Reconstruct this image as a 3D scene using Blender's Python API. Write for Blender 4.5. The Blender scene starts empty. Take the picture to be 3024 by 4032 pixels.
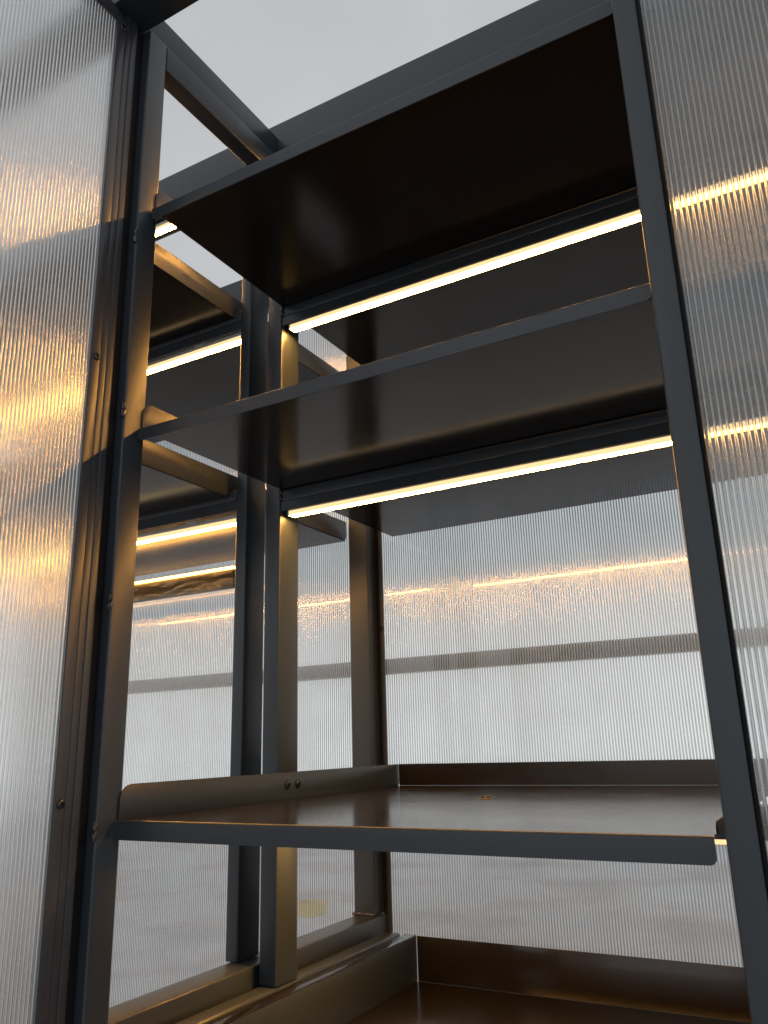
import bpy, bmesh, math, random
from mathutils import Matrix, Vector, noise
random.seed(7)
S = bpy.context.scene
COL = S.collection

# ------------------------------------------------------------------ camera
cam_d = bpy.data.cameras.new('camera'); cam = bpy.data.objects.new('camera', cam_d); COL.objects.link(cam)
cam_d.sensor_fit = 'VERTICAL'; cam_d.sensor_height = 36.0; cam_d.sensor_width = 27.0
cam_d.lens = 28.08; cam_d.clip_start = 0.02; cam_d.clip_end = 500
Fv = Vector((-0.4648152, 0.84038215, 0.27875557)); Rv = Vector((0.87080985, 0.4908381, -0.02771579)); Uv = Vector((0.16011571, -0.22986038, 0.95996207))
cm = Matrix((Rv, Uv, -Fv)).transposed().to_4x4(); cm.translation = (0.9848, -0.8824, 0.0984)
cam.matrix_world = cm
S.camera = cam

# ------------------------------------------------------------------ world: grey overcast sky
SKY_HI, SKY_MID, SKY_LO, SKY_GAIN = 0.60, 0.68, 1.02, 1.0
W = bpy.data.worlds.new('World'); S.world = W; W.use_nodes = True
wn, wl = W.node_tree.nodes, W.node_tree.links
wn.clear()
def wnode(t, **k):
    n = wn.new(t)
    for a, b in k.items(): setattr(n, a, b)
    return n
tc = wnode('ShaderNodeTexCoord'); sep = wnode('ShaderNodeSeparateXYZ'); wl.new(tc.outputs['Generated'], sep.inputs[0])
ramp = wnode('ShaderNodeValToRGB')
ramp.color_ramp.elements[0].position = 0.0; ramp.color_ramp.elements[0].color = (SKY_LO * .97, SKY_LO, SKY_LO * 1.01, 1)
el = ramp.color_ramp.elements.new(.24); el.color = (SKY_MID * .975, SKY_MID, SKY_MID * 1.02, 1)
ramp.color_ramp.elements[-1].position = 0.62; ramp.color_ramp.elements[-1].color = (SKY_HI * .975, SKY_HI, SKY_HI * 1.035, 1)
wl.new(sep.outputs['Z'], ramp.inputs[0])
cl = wnode('ShaderNodeTexNoise'); cl.inputs['Scale'].default_value = 1.7; cl.inputs['Detail'].default_value = 4
wl.new(tc.outputs['Generated'], cl.inputs['Vector'])
cmr = wnode('ShaderNodeMapRange'); cmr.inputs[1].default_value = .3; cmr.inputs[2].default_value = .7; cmr.inputs[3].default_value = .84; cmr.inputs[4].default_value = 1.2
wl.new(cl.outputs['Fac'], cmr.inputs[0])
mul = wnode('ShaderNodeVectorMath', operation='SCALE'); wl.new(ramp.outputs[0], mul.inputs[0]); wl.new(cmr.outputs[0], mul.inputs['Scale'])
sky = wnode('ShaderNodeTexSky', sky_type='NISHITA', sun_disc=False)
sky.sun_elevation = math.radians(35); sky.sun_rotation = math.radians(200); sky.dust_density = 6
hs = wnode('ShaderNodeHueSaturation'); hs.inputs['Saturation'].default_value = .25; hs.inputs['Value'].default_value = .05
wl.new(sky.outputs[0], hs.inputs['Color'])
mx = wnode('ShaderNodeMix', data_type='RGBA'); mx.inputs[0].default_value = .12
wl.new(mul.outputs[0], mx.inputs[6]); wl.new(hs.outputs[0], mx.inputs[7])
bg = wnode('ShaderNodeBackground'); bg.inputs['Strength'].default_value = SKY_GAIN
out = wnode('ShaderNodeOutputWorld'); wl.new(mx.outputs[2], bg.inputs['Color']); wl.new(bg.outputs[0], out.inputs['Surface'])

# ------------------------------------------------------------------ exposure / render
S.view_settings.view_transform = 'Standard'; S.view_settings.look = 'None'; S.view_settings.exposure = 0; S.view_settings.gamma = 1
S.render.engine = 'CYCLES'
c = S.cycles
c.use_denoising = True; c.max_bounces = 14; c.transmission_bounces = 12; c.glossy_bounces = 6; c.diffuse_bounces = 4; c.transparent_max_bounces = 12
c.sample_clamp_indirect = 8; c.blur_glossy = 0.6; c.caustics_reflective = True; c.caustics_refractive = True

# ------------------------------------------------------------------ materials
def mat(name, col, rough=.4, metal=0., spec=.5, fn=None):
    m = bpy.data.materials.new(name); m.use_nodes = True
    b = m.node_tree.nodes['Principled BSDF']
    b.inputs['Base Color'].default_value = (*col, 1); b.inputs['Roughness'].default_value = rough
    b.inputs['Metallic'].default_value = metal; b.inputs['Specular IOR Level'].default_value = spec
    if fn: fn(m.node_tree, b)
    return m
def add(nt, t, **k):
    n = nt.nodes.new(t)
    for a, b in k.items(): setattr(n, a, b)
    return n
def coat(nt, b, r0=.27, r1=.40, dust=0.0):
    """satin powder coat: slow roughness drift, and (on up-facing sides) sparse settled dust specks"""
    tc = add(nt, 'ShaderNodeTexCoord')
    n1 = add(nt, 'ShaderNodeTexNoise'); n1.inputs['Scale'].default_value = 5; n1.inputs['Detail'].default_value = 2
    nt.links.new(tc.outputs['Object'], n1.inputs['Vector'])
    mr = add(nt, 'ShaderNodeMapRange'); mr.inputs[1].default_value = .3; mr.inputs[2].default_value = .7
    mr.inputs[3].default_value = r0; mr.inputs[4].default_value = r1
    mp_ = add(nt, 'ShaderNodeMapping'); mp_.inputs['Scale'].default_value = (140, 140, 9); nt.links.new(tc.outputs['Object'], mp_.inputs['Vector'])
    n4 = add(nt, 'ShaderNodeTexNoise'); n4.inputs['Scale'].default_value = 1; n4.inputs['Detail'].default_value = 3; nt.links.new(mp_.outputs[0], n4.inputs['Vector'])
    gr = add(nt, 'ShaderNodeMapRange'); gr.inputs[1].default_value = .3; gr.inputs[2].default_value = .7; gr.inputs[3].default_value = -.035; gr.inputs[4].default_value = .035
    nt.links.new(n4.outputs['Fac'], gr.inputs[0])
    sm = add(nt, 'ShaderNodeMath', operation='ADD'); nt.links.new(mr.outputs[0], sm.inputs[0]); nt.links.new(gr.outputs[0], sm.inputs[1])
    nt.links.new(n1.outputs['Fac'], mr.inputs[0]); nt.links.new(sm.outputs[0], b.inputs['Roughness'])
    if dust:
        v = add(nt, 'ShaderNodeTexVoronoi'); v.inputs['Scale'].default_value = 70
        nt.links.new(tc.outputs['Object'], v.inputs['Vector'])
        cr = add(nt, 'ShaderNodeMapRange'); cr.inputs[1].default_value = .10; cr.inputs[2].default_value = .06; cr.inputs[3].default_value = 0; cr.inputs[4].default_value = 1
        nt.links.new(v.outputs['Distance'], cr.inputs[0])
        sp = add(nt, 'ShaderNodeSeparateColor'); nt.links.new(v.outputs['Color'], sp.inputs[0])
        c3 = add(nt, 'ShaderNodeMapRange'); c3.inputs[1].default_value = .55; c3.inputs[2].default_value = 1
        nt.links.new(sp.outputs[0], c3.inputs[0])
        ge = add(nt, 'ShaderNodeNewGeometry'); sz = add(nt, 'ShaderNodeSeparateXYZ'); nt.links.new(ge.outputs['True Normal'], sz.inputs[0])
        up = add(nt, 'ShaderNodeMath', operation='GREATER_THAN'); up.inputs[1].default_value = .7; nt.links.new(sz.outputs['Z'], up.inputs[0])
        m = add(nt, 'ShaderNodeMath', operation='MULTIPLY'); nt.links.new(cr.outputs[0], m.inputs[0]); nt.links.new(c3.outputs[0], m.inputs[1])
        m1 = add(nt, 'ShaderNodeMath', operation='MULTIPLY'); nt.links.new(m.outputs[0], m1.inputs[0]); nt.links.new(up.outputs[0], m1.inputs[1])
        m2 = add(nt, 'ShaderNodeMath', operation='MULTIPLY'); nt.links.new(m1.outputs[0], m2.inputs[0]); m2.inputs[1].default_value = dust
        mix = add(nt, 'ShaderNodeMix', data_type='RGBA')
        mix.inputs[6].default_value = b.inputs['Base Color'].default_value; mix.inputs[7].default_value = (.35, .32, .27, 1)
        nt.links.new(m2.outputs[0], mix.inputs[0]); nt.links.new(mix.outputs[2], b.inputs['Base Color'])
M = {}
M['metal'] = mat('anthracite_powder_coat', (.023, .030, .038), .36, fn=lambda nt, b: coat(nt, b, .33, .40))
M['deck'] = mat('brown_black_powder_coat', (.0105, .0088, .0072), .3, fn=lambda nt, b: coat(nt, b, .14, .19, .6))
M['strip'] = mat('dark_grey_trim', (.03, .034, .042), .35, fn=lambda nt, b: coat(nt, b, .32, .38))
M['shade_black'] = mat('flat_black_shade', (.004, .004, .005), .7, spec=.2)  # flat black that puts shade into the colour of gaps and one flange
M['alu'] = mat('pale_aluminium', (.45, .43, .40), .5, metal=.15)
M['screw'] = mat('black_oxide_steel', (.05, .05, .05), .25, metal=.8)
M['weld'] = mat('painted_weld', (.03, .03, .032), .22)

def led_mat(name, col, k):
    m = bpy.data.materials.new(name); m.use_nodes = True; nt = m.node_tree; nt.nodes.clear()
    e = add(nt, 'ShaderNodeEmission'); e.inputs[0].default_value = (*col, 1); e.inputs[1].default_value = k
    o = add(nt, 'ShaderNodeOutputMaterial'); nt.links.new(e.outputs[0], o.inputs[0]); return m
LED_COL, LED_K = (1.0, .46, .10), 140.0
M['led'] = led_mat('warm_led_diffuser', LED_COL, LED_K)
M['led_side'] = led_mat('warm_led_cover_side', (1, .70, .34), 1.25)
M['led_dim'] = led_mat('warm_led_under_film', LED_COL, 14.0)

def poly_mat(name, scatter, alb, rough, gloss, tint=(.95, .98, .99)):
    m = bpy.data.materials.new(name); m.use_nodes = True; nt = m.node_tree; b = nt.nodes['Principled BSDF']
    b.inputs['Base Color'].default_value = (*tint, 1); b.inputs['Roughness'].default_value = rough
    b.inputs['Transmission Weight'].default_value = 1; b.inputs['IOR'].default_value = 1.45
    d = add(nt, 'ShaderNodeBsdfDiffuse'); d.inputs[0].default_value = (*alb, 1)
    t = add(nt, 'ShaderNodeBsdfTranslucent'); t.inputs[0].default_value = (*alb, 1)
    s = add(nt, 'ShaderNodeMixShader'); s.inputs[0].default_value = .45
    nt.links.new(d.outputs[0], s.inputs[1]); nt.links.new(t.outputs[0], s.inputs[2])
    f = add(nt, 'ShaderNodeMixShader')
    tc = add(nt, 'ShaderNodeTexCoord'); n = add(nt, 'ShaderNodeTexNoise'); n.inputs['Scale'].default_value = 7; n.inputs['Detail'].default_value = 4
    nt.links.new(tc.outputs['Object'], n.inputs['Vector'])
    r = add(nt, 'ShaderNodeMapRange'); r.inputs[1].default_value = .3; r.inputs[2].default_value = .75; r.inputs[3].default_value = scatter * .7; r.inputs[4].default_value = scatter * 1.3
    nt.links.new(n.outputs['Fac'], r.inputs[0]); nt.links.new(r.outputs[0], f.inputs[0])
    nt.links.new(b.outputs[0], f.inputs[1]); nt.links.new(s.outputs[0], f.inputs[2])
    g = add(nt, 'ShaderNodeBsdfGlossy'); g.inputs['Roughness'].default_value = rough; g.inputs[0].default_value = (.95, .97, .98, 1)
    h = add(nt, 'ShaderNodeMixShader'); h.inputs[0].default_value = gloss      # the sheet's several inner walls mirror more than one skin would
    nt.links.new(f.outputs[0], h.inputs[1]); nt.links.new(g.outputs[0], h.inputs[2])
    o = nt.nodes['Material Output']; nt.links.new(h.outputs[0], o.inputs[0])
    return m
M['poly'] = poly_mat('clear_polycarbonate', .06, (.70, .75, .77), .035, .03)
M['poly_soft'] = poly_mat('clear_polycarbonate_soft', .10, (.70, .75, .77), .20, .02)
M['web'] = poly_mat('polycarbonate_ribs', .42, (.32, .36, .38), .15, .20, (.46, .51, .54))
M['web_soft'] = poly_mat('polycarbonate_ribs_soft', .50, (.42, .44, .45), .24, .52, (.55, .60, .63))

def film_mat():
    m = bpy.data.materials.new('clear_plastic_film'); m.use_nodes = True; nt = m.node_tree; nt.nodes.clear()
    t = add(nt, 'ShaderNodeBsdfTransparent'); t.inputs[0].default_value = (.95, .95, .93, 1)
    g = add(nt, 'ShaderNodeBsdfGlossy'); g.inputs['Roughness'].default_value = .12
    fr = add(nt, 'ShaderNodeFresnel'); fr.inputs[0].default_value = 1.7
    s = add(nt, 'ShaderNodeMixShader'); nt.links.new(fr.outputs[0], s.inputs[0]); nt.links.new(t.outputs[0], s.inputs[1]); nt.links.new(g.outputs[0], s.inputs[2])
    d = add(nt, 'ShaderNodeBsdfTranslucent'); d.inputs[0].default_value = (.7, .66, .6, 1)
    s2 = add(nt, 'ShaderNodeMixShader'); s2.inputs[0].default_value = .3; nt.links.new(s.outputs[0], s2.inputs[1]); nt.links.new(d.outputs[0], s2.inputs[2])
    o = add(nt, 'ShaderNodeOutputMaterial'); nt.links.new(s2.outputs[0], o.inputs[0]); return m
M['film'] = film_mat()

def paving(nt, b):
    tc = add(nt, 'ShaderNodeTexCoord')
    n = add(nt, 'ShaderNodeTexNoise'); n.inputs['Scale'].default_value = .9; n.inputs['Detail'].default_value = 3
    nt.links.new(tc.outputs['Object'], n.inputs['Vector'])
    r = add(nt, 'ShaderNodeValToRGB'); e = r.color_ramp.elements
    e[0].position = .30; e[0].color = (.46, .44, .44, 1); e[1].position = .72; e[1].color = (.80, .79, .80, 1)
    for p, cc in ((.42, (.60, .55, .54, 1)), (.52, (.73, .70, .69, 1)), (.60, (.66, .69, .72, 1))):
        q = e.new(p); q.color = cc
    nt.links.new(n.outputs['Fac'], r.inputs[0]); nt.links.new(r.outputs[0], b.inputs['Base Color'])
M['paving'] = mat('pinkish_paving', (.35, .32, .31), .8, fn=paving)

# ------------------------------------------------------------------ mesh helpers
def link(name, me, material, parent=None, loc=(0, 0, 0)):
    o = bpy.data.objects.new(name, me); COL.objects.link(o)
    if material is not None and not me.materials: me.materials.append(material)
    if parent is not None:
        o.parent = parent
        p = parent; off = Vector((0, 0, 0))
        while p is not None: off += p.location; p = p.parent
        o.location = Vector(loc) - off
    else: o.location = loc
    return o
def thing(name, loc, label, cat, group=None):
    o = bpy.data.objects.new(name, None); COL.objects.link(o); o.location = loc; o.empty_display_size = .05
    o['label'] = label; o['category'] = cat
    if group: o['group'] = group
    return o
def tag(o, label, cat, group=None):
    o['label'] = label; o['category'] = cat
    if group: o['group'] = group
    return o
def to_mesh(bm, name, smooth=False):
    bmesh.ops.recalc_face_normals(bm, faces=bm.faces)
    me = bpy.data.meshes.new(name); bm.to_mesh(me); bm.free()
    if smooth:
        for p in me.polygons: p.use_smooth = True
    return me
def box(name, x0, x1, y0, y1, z0, z1, material, parent=None, bev=.0018, seg=3):
    bm = bmesh.new(); bmesh.ops.create_cube(bm, size=1)
    bmesh.ops.scale(bm, vec=(x1 - x0, y1 - y0, z1 - z0), verts=bm.verts)
    if bev:
        b = min(bev, .45 * min(x1 - x0, y1 - y0, z1 - z0))
        bmesh.ops.bevel(bm, geom=bm.edges[:], offset=b, segments=seg, affect='EDGES', profile=.5)
    me = to_mesh(bm, name)
    for p in me.polygons: p.use_smooth = True
    me.set_sharp_from_angle(angle=math.radians(35))
    return link(name, me, material, parent, ((x0 + x1) / 2, (y0 + y1) / 2, (z0 + z1) / 2))
def plate(name, pts, axis, a0, a1, material, parent=None, bev=.0008):
    """flat outline pts (2-D) extruded along axis from a0 to a1; axis 'X': pts=(y,z), 'Y': (x,z), 'Z': (x,y)"""
    cx = sum(p[0] for p in pts) / len(pts); cy = sum(p[1] for p in pts) / len(pts); ca = (a0 + a1) / 2
    bm = bmesh.new(); ring = []
    def v(p, a):
        u, w = p[0] - cx, p[1] - cy; a -= ca
        return {'X': (a, u, w), 'Y': (u, a, w), 'Z': (u, w, a)}[axis]
    A = [bm.verts.new(v(p, a0)) for p in pts]; B = [bm.verts.new(v(p, a1)) for p in pts]
    fa = bm.faces.new(A); fb = bm.faces.new(B)
    for i in range(len(pts)):
        j = (i + 1) % len(pts); bm.faces.new((A[i], A[j], B[j], B[i]))
    if bev:
        es = list({e for f in (fa, fb) for e in f.edges})
        bmesh.ops.bevel(bm, geom=es, offset=bev, segments=2, affect='EDGES', profile=.5)
    me = to_mesh(bm, name)
    for p in me.polygons: p.use_smooth = True
    me.set_sharp_from_angle(angle=math.radians(30))
    loc = {'X': (ca, cx, cy), 'Y': (cx, ca, cy), 'Z': (cx, cy, ca)}[axis]
    return link(name, me, material, parent, loc)
def rounded(x0, x1, y0, y1, r):
    """rectangle outline, r = (bottom-left, bottom-right, top-right, top-left) radii"""
    out = []
    for (cx, cy, sx, sy, a0, rr) in ((x0, y0, 1, 1, 180, r[0]), (x1, y0, -1, 1, 270, r[1]), (x1, y1, -1, -1, 0, r[2]), (x0, y1, 1, -1, 90, r[3])):
        if rr <= 0: out.append((cx, cy)); continue
        ox, oy = cx + sx * rr, cy + sy * rr
        for k in range(7):
            a = math.radians(a0 + 15 * k); out.append((ox + rr * math.cos(a), oy + rr * math.sin(a)))
    return out
def cyl(name, p, axis, r, h, material, parent=None, dome=0., seg=20, socket=0.):
    """button-head: low cylinder with domed top and an optional socket recess, standing on p along axis"""
    bm = bmesh.new(); prof = [(r, 0), (r, h * .35)]
    for k in range(1, 6):
        a = k / 5 * math.pi / 2; prof.append((socket + (r - socket) * math.cos(a), h * .35 + h * .65 * math.sin(a)))
    if socket: prof += [(socket * .95, h * .35), (0, h * .3)]
    rings = []
    for (rr, zz) in prof:
        if rr < 1e-6: rings.append([bm.verts.new((0, 0, zz))]); continue
        rings.append([bm.verts.new((rr * math.cos(2 * math.pi * k / seg), rr * math.sin(2 * math.pi * k / seg), zz)) for k in range(seg)])
    for a, b in zip(rings, rings[1:]):
        for k in range(seg):
            k2 = (k + 1) % seg
            if len(b) == 1: bm.faces.new((a[k], a[k2], b[0]))
            else: bm.faces.new((a[k], a[k2], b[k2], b[k]))
    if len(rings[-1]) > 1: bm.faces.new(rings[-1])
    bm.faces.new(rings[0][::-1])
    rot = {'+X': Matrix.Rotation(math.pi / 2, 3, 'Y'), '-Y': Matrix.Rotation(math.pi / 2, 3, 'X'), '+Z': Matrix.Identity(3)}[axis]
    bmesh.ops.transform(bm, matrix=rot.to_4x4(), verts=bm.verts)
    me = to_mesh(bm, name, True); me.set_sharp_from_angle(angle=math.radians(40))
    return link(name, me, material, parent, p)
def ribbed(name, origin, udir, wdir, length, z0, z1, parent, pitch=.0066, t=.0035, h=.0014, seg=10, flat=.48, skin='poly'):
    """extruded sheet: flat skins with a row of round vertical ribs on the inner side"""
    n = int(length / pitch); bm = bmesh.new(); U, Wd = Vector(udir), Vector(wdir); Z = Vector((0, 0, 1)); H = z1 - z0
    prof = [(0, 0), (flat, 0)]
    for k in range(1, seg + 1):
        a = math.pi * k / seg; prof.append((flat + (1 - flat) * (.5 - .5 * math.cos(a)), math.sin(a)))
    def col(u, w): p = U * u + Wd * w; return bm.verts.new(p), bm.verts.new(p + Z * H)
    bk = col(0, t); g = col(0, 0); start = (bk, g)
    for i in range(n):
        jit = 1 + .06 * math.sin(i * 1.7) + random.uniform(-.05, .05)
        br = col((i + 1) * pitch, t)
        bm.faces.new((bk[0], br[0], br[1], bk[1]))
        cols = [g] + [col((i + x) * pitch, -h * y * jit) for x, y in prof[1:-1]] + [col((i + 1) * pitch, 0)]
        for k, (a, b) in enumerate(zip(cols, cols[1:])):
            q = bm.faces.new((a[0], a[1], b[1], b[0])); q.material_index = 1 if k else 0; q.smooth = k > 0
        bm.faces.new([bk[0]] + [q[0] for q in cols] + [br[0]]); bm.faces.new([br[1]] + [q[1] for q in cols[::-1]] + [bk[1]])
        bk, g = br, cols[-1]
    bm.faces.new((start[0][0], start[0][1], start[1][1], start[1][0])); bm.faces.new((bk[0], g[0], g[1], bk[1]))
    me = to_mesh(bm, name); me.materials.append(M[skin]); me.materials.append(M['web_soft' if skin == 'poly_soft' else 'web']); me.set_sharp_from_angle(angle=math.radians(50))
    return link(name, me, None, parent, (origin[0], origin[1], z0))

# ------------------------------------------------------------------ ground
GZ = -1.35
bm = bmesh.new(); bmesh.ops.create_grid(bm, x_segments=4, y_segments=4, size=16)
g = link('ground', to_mesh(bm, 'ground'), M['paving'], None, (0, 0, GZ)); g['kind'] = 'structure'

# ------------------------------------------------------------------ key dimensions (metres, z = 0 at the middle shelf)
Z1, Z2 = 1.073, .6306          # undersides of the two upper shelves
MID0, MID1 = .44, .508         # depth range of the middle posts
WO = .863                      # right side of the opening
XR = 1.75                      # far end of the bay on the right, behind the ribbed sheet

# ------------------------------------------------------------------ inner welded frame that carries the shelves
fr = thing('shelving_frame', (0, 0, GZ), 'dark welded metal frame with slim posts and cross beams carrying the open shelves', 'frame')
post = box('front_post', -.039, 0, 0, .047, GZ, 1.47, M['metal'], fr, .003)
def weld(name, p, n, parent, r=.0045, sp=.0055, axis=2):
    bm = bmesh.new()
    bmesh.ops.create_icosphere(bm, subdivisions=3, radius=r)
    for v in bm.verts:
        d = v.co.copy(); k = noise.noise(d * 260 + Vector(p) * 31)
        v.co = d * (1 + .45 * k); v.co[axis] *= 1.5 + .25 * n
    return link(name, to_mesh(bm, name, True), M['weld'], parent, p)
for z in (.999, .657, .328, -.012):
    weld('weld_bead', (-.0022, -.001, z + .006), 1, post, .0042); weld('weld_bead', (-.0022, -.0012, z - .008), 1, post, .0046)
box('front_post', WO, WO + .029, 0, .047, GZ, 1.47, M['metal'], fr, .003)
mp = box('middle_post', -.039, 0, MID0, MID1, -.3225, 1.4105, M['metal'], fr, .003)
box('top_rail', -.039, 0, .0475, .50, 1.411, 1.4695, M['metal'], fr, .003)
box('bottom_rail', -.039, 0, .0475, .92, -.372, -.323, M['metal'], fr, .006, 4)
for zs in (Z1, Z2, .0005):
    bmx = box('cross_beam', .0005, XR, MID0 + .0005, MID0 + .040, zs - .0275, zs - .0025, M['metal'], fr, .003)
    box('cover_strip', .0006, XR - .001, MID0 + .0025, MID0 + .0045, zs - .049, zs - .0277, M['metal'], bmx, .0005, 1)
    weld('weld_bead', (.0008, MID0 - .0005, zs - .008), 1, bmx, .0042); weld('weld_bead', (.0008, MID0 - .0005, zs - .021), 1, bmx, .0042)

# ------------------------------------------------------------------ outer structure
of = thing('outer_frame', (-.08, .48, GZ), 'heavy dark outer frame of posts, rails and roof beams around the shelving', 'frame')
box('middle_post', -.120, -.091, MID0, MID1, -.2905, 1.50, M['metal'], of, .003)
cpost = box('rear_post', -.116, -.060, .905, .955, -.2905, 1.46, M['metal'], of, .003)
bm = bmesh.new(); bmesh.ops.create_grid(bm, x_segments=10, y_segments=3, size=.5)
rbar = box('bottom_rail', -.112, -.050, 0, .97, -.345, -.291, M['metal'], of, .003)
bm.free()
for k in range(7):
    weld('weld_bead', (-.112 + .008 * k, .9035, -.288), 1, cpost, .0048, axis=0)
box('header_beam', -.6, 1.9, -.075, .003, 1.472, 1.53, M['metal'], of, .003)
box('header_beam', -1.6, 1.9, .492, .545, 1.50, 1.650, M['metal'], of, .003)
box('header_beam', -1.6, 1.9, .93, .985, 1.462, 1.587, M['metal'], of, .003)
box('cross_beam', .0005, XR, MID0 + .0005, MID0 + .040, 1.4725, 1.4975, M['metal'], of, .003)
box('roof_rail', -.112, -.060, .0035, .4915, 1.532, 1.612, M['metal'], of, .003)
box('corner_post', -1.40, -1.35, .905, .955, GZ, 1.46, M['metal'], of, .003)
box('corner_post', XR + .001, XR + .05, MID0, MID1, GZ, 1.50, M['metal'], of, .003)
for zs in (1.103, .655, 1.50):
    cb = box('cross_beam', -1.35, -.121, MID0 + .0005, MID0 + .040, zs - .0275, zs - .0025, M['metal'], of, .003)
    if zs < 1.4: box('cover_strip', -1.349, -.122, MID0 + .0025, MID0 + .0045, zs - .0505, zs - .0277, M['metal'], cb, .0005, 1)

# ------------------------------------------------------------------ shelves
def folded_lip(x0, x1, z, lip, yf, material, parent, R=.0045, T=.002, rc=.007):
    """sheet bent down over a round edge, its two lower corners cut round"""
    outer = [(yf + R - R * math.sin(math.radians(a)), z - R + R * math.cos(math.radians(a))) for a in range(0, 91, 15)]
    inner = [(yf + R - (R - T) * math.sin(math.radians(a)), z - R + (R - T) * math.cos(math.radians(a))) for a in range(90, -1, -15)]
    down = [(yf, z - lip + rc * (1 - math.sin(math.radians(a)))) for a in range(0, 91, 15)]
    prof = outer + down + [(yf + T, p[1]) for p in down[::-1]] + inner
    def inset(zz):
        d = rc - (zz - (z - lip))
        return rc - math.sqrt(max(rc * rc - d * d, 0)) if d > 0 else 0
    cx = (x0 + x1) / 2; bm = bmesh.new()
    A = [bm.verts.new((x0 + inset(p[1]) - cx, p[0] - yf, p[1] - z)) for p in prof]
    B = [bm.verts.new((x1 - inset(p[1]) - cx, p[0] - yf, p[1] - z)) for p in prof]
    for i in range(len(prof)):
        k = (i + 1) % len(prof); bm.faces.new((A[i], A[k], B[k], B[i]))
    bm.faces.new(A); bm.faces.new(B)
    me = to_mesh(bm, 'front_lip', True); me.set_sharp_from_angle(angle=math.radians(40))
    return link('front_lip', me, material, parent, (cx, yf, z))
def shelf(name, label, x0, x1, z, lip, fh, yf, yr, left=True, right=True, back=True, lipmat='metal', group=None, rb=.006, frnt=.022):
    t = thing(name, ((x0 + x1) / 2, (yf + yr) / 2, z), label, 'shelf', group)
    box('deck', x0, x1, yf + .0045, yr, z - .002, z, M['deck'], t, .0006, 1)
    folded_lip(x0, x1, z, lip, yf, M[lipmat], t)
    f0 = yf + .010
    if left: plate('side_flange', rounded(f0, yr, z - .0008, z + fh, (.003, rb, .003, frnt)), 'X', x0 - .0021, x0, M['metal'], t, .0007)
    if right: plate('side_flange', rounded(f0, yr, z - .0008, z + fh, (.003, rb, .003, frnt)), 'X', x1, x1 + .0021, M['metal'], t, .0007)
    if back: box('back_flange', x0 + .001, x1 - .001, yr - .0022, yr, z + .0002, z + fh, M['deck'], t, .0006, 1)
    return t
SG = 'dark folded metal shelves'
shelf('metal_shelf', 'topmost dark shelf of the open bay, its wide black underside above the upper light bar', .003, .861, Z1, .027, .052, .030, .935, group=SG)
shelf('metal_shelf', 'second dark shelf from the top, between the two glowing light bars', .003, .861, Z2, .024, .052, .030, .935, group=SG)
s3 = shelf('metal_shelf', 'third shelf down, near eye level, glossy top with two bolts in its upturned side', .003, .848, 0, .0275, .050, .030, .930, right=False, group=SG)
plate('side_flange', rounded(.05, .930, -.0008, .012, (.003, .006, .003, .009)), 'X', .848, .8501, M['shade_black'], s3, .0007)  # metal flange coloured black, its dark look put into the colour
for y in (.468, .503):
    b_ = cyl('bolt', (.003, y, .027), '+X', .0075, .0045, M['screw'], s3, socket=.003)
    cyl('washer', (.003, y, .027), '+X', .0098, .0012, M['screw'], b_, socket=0.0)
cyl('rubber_foot', (.3979, .5276, .0), '+Z', .009, .006, M['screw'], s3)
box('foot_washer', .384, .412, .5136, .5416, .0002, .0012, M['screw'], s3, .0005, 1)
# left hand neighbour's shelves
NG = 'shelves of the left neighbouring bay'
shelf('metal_shelf', 'upper shelf of the left neighbouring bay, seen under its lit side flange', -1.30, -.142, 1.087, .022, .052, .030, .932, rb=.012, group=NG)
shelf('metal_shelf', 'lower shelf of the left neighbouring bay, seen between the slim posts', -1.30, -.142, .639, .022, .052, .030, .932, rb=.012, group=NG)
# right hand bay behind the ribbed sheet
RG = 'shelves behind the right ribbed sheet'
shelf('metal_shelf', 'upper shelf blurred behind the right-hand ribbed sheet, above its bright light bar', .8665, 1.74, Z1, .022, .052, .050, .935, group=RG)
shelf('metal_shelf', 'lower shelf blurred behind the right-hand ribbed sheet, above its lower light bar', .8665, 1.74, Z2, .022, .052, .050, .935, group=RG)
# bottom tray
ZT = -.421
tr = thing('metal_tray', (.44, .48, ZT), 'deep brown-black tray with tall flanges at the bottom of the bay', 'tray')
box('deck', .038, .850, .030, .928, ZT - .002, ZT, M['deck'], tr, .0006, 1)
box('side_flange', .036, .038, .030, .9255, ZT - .002, ZT + .0935, M['metal'], tr, .0008, 2)
box('hem', .010, .0375, .030, .9255, ZT + .0937, ZT + .0957, M['deck'], tr, .0008, 2)
box('back_flange', .0385, .850, .9258, .928, ZT + .0002, ZT + .093, M['deck'], tr, .0008, 2)
box('side_flange', .8502, .8522, .030, .928, ZT - .002, ZT + .0935, M['metal'], tr, .0008, 2)
cyl('rivet', (.0385, .9225, ZT + .001), '+Z', .0022, .0025, M['alu'], tr)

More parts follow.
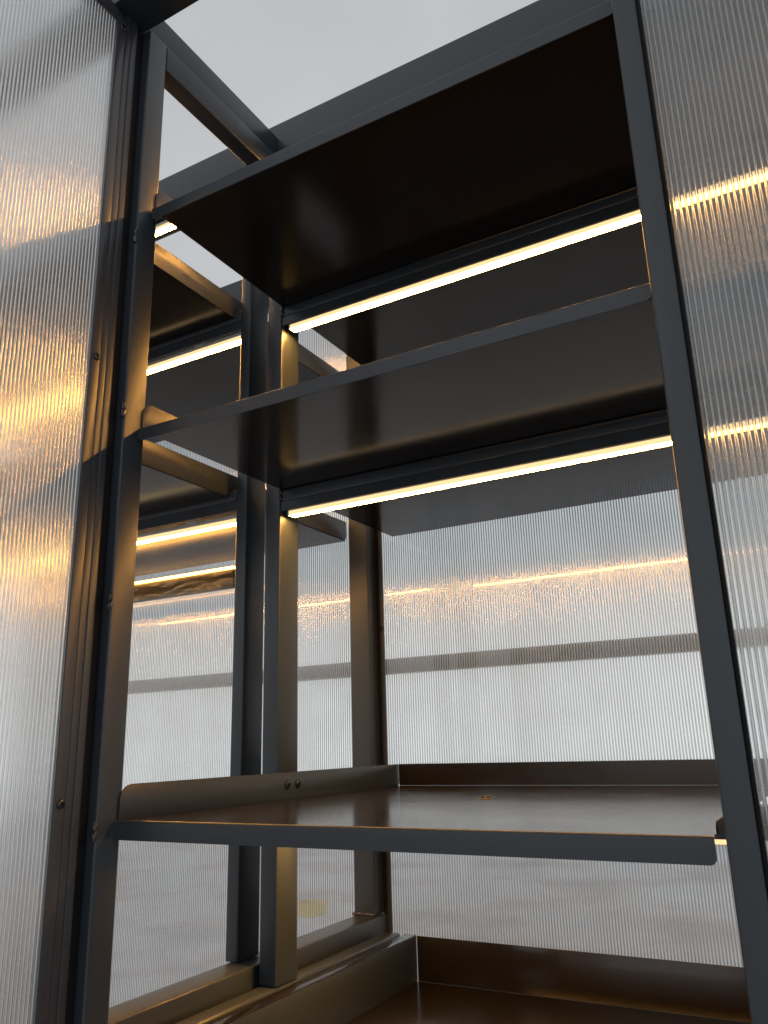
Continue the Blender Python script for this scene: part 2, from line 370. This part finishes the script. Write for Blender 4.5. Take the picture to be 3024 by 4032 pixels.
# ------------------------------------------------------------------ light bars
def light_bar(label, x0, x1, z, y=.456, group='warm light bars under the shelf beams', dif=True):
    t = thing('light_bar', ((x0 + x1) / 2, y + .008, z), label, 'light', group)
    box('housing', x0, x1, y - .003, y + .019, z + .0035, z + .0125, M['alu'], t, .001, 2)
    d = box('diffuser', x0 + .003, x1 - .003, y - .002, y + .018, z - .0065, z + .0033, M['led_side'], t, 0)
    d.data.materials.append(M['led'])                     # the LEDs shine down: the underside is the bright face
    for p in d.data.polygons:
        if p.normal.z < -.9: p.material_index = 1
    for a in (x0 - .0005, x1 - .0025): box('end_cap', a, a + .003, y - .003, y + .019, z - .0072, z + .0032, M['alu'], t, .0008, 1)
    n = max(2, int((x1 - x0) / .3))
    for k in range(n):
        xc = x0 + (k + .5) * (x1 - x0) / n + .02
        box('clip', xc - .016, xc + .016, y - .005, y - .0033, z + .0036, z + .0165, M['alu'], t, .0005, 1)
    return t
light_bar('upper glowing light bar of the open bay, under the topmost shelf', .010, .852, 1.0245)
light_bar('lower glowing light bar of the open bay, under the second shelf', .010, .852, .5795)
light_bar('topmost light bar of the left bay, short glint beside the top shelf corner', -1.34, -.128, 1.4535)
light_bar('topmost light bar of the open bay, hidden above the top shelf', .010, 1.74, 1.4535)
light_bar('middle light bar of the left bay, glowing between front post and middle post', -1.34, -.128, 1.0400)
light_bar('lowest light bar of the left bay, above the film-wrapped rail', -1.34, -.128, .5865)
light_bar('light bar tucked under the third shelf, only its right end glinting', .010, .852, -.050)
light_bar('upper light bar blurred behind the right-hand ribbed sheet', .858, 1.74, 1.0245)
light_bar('lower light bar blurred behind the right-hand ribbed sheet', .858, 1.74, .5795)

# film-wrapped rail in the left bay
fw = thing('wrapped_rail', (-.85, .81, .52), 'dark rail wrapped in crumpled clear plastic film, in the left bay', 'rail')
box('rail_body', -1.33, -.425, .803, .83, .525, .575, M['metal'], fw, .003)
box('light_strip', -1.33, -.428, .802, .818, .5755, .5825, M['led_dim'], fw, .001, 2)
bm = bmesh.new(); NX, NZ = 200, 22; grid = []
for i in range(NX + 1):
    rowv = []
    for j in range(NZ + 1):
        x = -1.33 + (.905) * i / NX; zz = .519 + .062 * j / NZ
        q = Vector((x * 16, zz * 30, 3.1)); d = abs(noise.noise(q)) * .005 + abs(noise.noise(q * 2.7)) * .002
        rowv.append(bm.verts.new((x, .8008 - .0015 - d * math.sin(math.pi * j / NZ) ** .5, zz)))
    grid.append(rowv)
for i in range(NX):
    for j in range(NZ): bm.faces.new((grid[i][j], grid[i + 1][j], grid[i + 1][j + 1], grid[i][j + 1]))
for v in bm.verts: v.co -= Vector((-.85, .81, .52))
link('film', to_mesh(bm, 'film', True), M['film'], fw, (-.85, .81, .52))

# ------------------------------------------------------------------ ribbed polycarbonate sheets
rp = thing('ribbed_panel', (.8, .955, GZ), 'clear ribbed plastic sheet closing the back of the open bay', 'panel')
ribbed('sheet', (-.047, .9565), (1, 0, 0), (0, 1, 0), XR + .05, GZ + .02, 1.46, rp)
box('edge_strip', -.052, -.0405, .951, .9555, GZ + .02, 1.46, M['strip'], rp, .001, 2)
box('gap_fill', -.0598, -.0522, .948, .960, GZ + .02, 1.46, M['shade_black'], rp, .0008, 1)  # added black strip fills the gap by the rear post, shade as colour
cyl('screw', (-.0462, .951, .391), '-Y', .0062, .004, M['screw'], rp, socket=.0025)
np_ = thing('ribbed_panel', (-.75, .955, GZ), 'clear ribbed plastic sheet behind the left neighbouring bay', 'panel')
ribbed('sheet', (-1.36, .9575), (1, 0, 0), (0, 1, 0), 1.235, GZ + .02, 1.46, np_)
# wing wall coming forward on the left
wp = thing('ribbed_panel', (-.02, -.5, GZ), 'clear ribbed plastic side wall on the far left, with orange pools of light', 'panel')
ribbed('sheet', (-.019, -.052), (0, -1, 0), (-1, 0, 0), 1.0, GZ + .02, 1.452, wp, skin='poly_soft')
box('edge_strip', -.0185, -.0145, -.066, -.0465, GZ + .02, 1.452, M['strip'], wp, .0012, 2)
box('edge_strip', -.0145 - .0042, -.0145, -1.05, -.0665, 1.440, 1.468, M['strip'], wp, .0012, 2)
box('frame_profile', -.055, -.015, -.046, -.0325, GZ, 1.471, M['metal'], wp, .0012, 2)
box('frame_profile', -.055, -.0148, -.0318, -.0175, GZ, 1.471, M['metal'], wp, .0016, 3)
box('frame_profile', -.055, -.0195, -1.05, -.0465, 1.4525, 1.471, M['metal'], wp, .0016, 3)
box('gap_fill', -.05, -.018, -.0172, -.0006, GZ, 1.471, M['shade_black'], wp, .0008, 1)  # black box painting the shadow in the gap between profile and post
for z in (.7344, .0287, 1.43): cyl('screw', (-.0145, -.0548, z), '+X', .0068, .004, M['screw'], wp, socket=.0028)
# right front sheet
qp = thing('ribbed_panel', (1.3, .02, GZ), 'clear ribbed plastic front sheet at the right edge, bright light bars behind it', 'panel')
ribbed('sheet', (.8965, .014), (1, 0, 0), (0, 1, 0), .85, GZ + .02, 1.47, qp)
box('gap_fill', .8922, .8962, .006, .026, GZ + .02, 1.47, M['shade_black'], qp, .0008, 1)  # added black strip filling the dark gap between post and sheet

# ------------------------------------------------------------------ dark rail outside, blurred through the back sheet
tag(box('outside_rail', -1.9, 2.2, 1.30, 1.34, .305, .350, M['metal'], None, .003), 'dark horizontal rail outside, blurred through the back ribbed sheet', 'rail')

# small yellow crate on the paving behind, a yellow smear through the ribs
M['yellow'] = mat('yellow_plastic', (.75, .55, .03), .45)
yc = thing('crate', (-3.5, 5.65, GZ), 'small yellow open crate on the paving, blurred behind the left bay', 'crate')
bx0, bx1, by0, by1, h0 = -3.62, -3.38, 5.52, 5.74, GZ + .002
box('base', bx0, bx1, by0, by1, h0, h0 + .012, M['yellow'], yc, .003)
for a in ((bx0, bx1, by0, by0 + .01), (bx0, bx1, by1 - .01, by1)): box('side', *a, h0 + .0125, h0 + .10, M['yellow'], yc, .003)
for a in ((bx0, bx0 + .01, by0 + .0105, by1 - .0105), (bx1 - .01, bx1, by0 + .0105, by1 - .0105)): box('side', *a, h0 + .0125, h0 + .10, M['yellow'], yc, .003)
for a in ((bx0 - .012, bx1 + .012, by0 - .012, by0 - .0005), (bx0 - .012, bx1 + .012, by1 + .0005, by1 + .012)): box('rim', *a, h0 + .082, h0 + .102, M['yellow'], yc, .003)
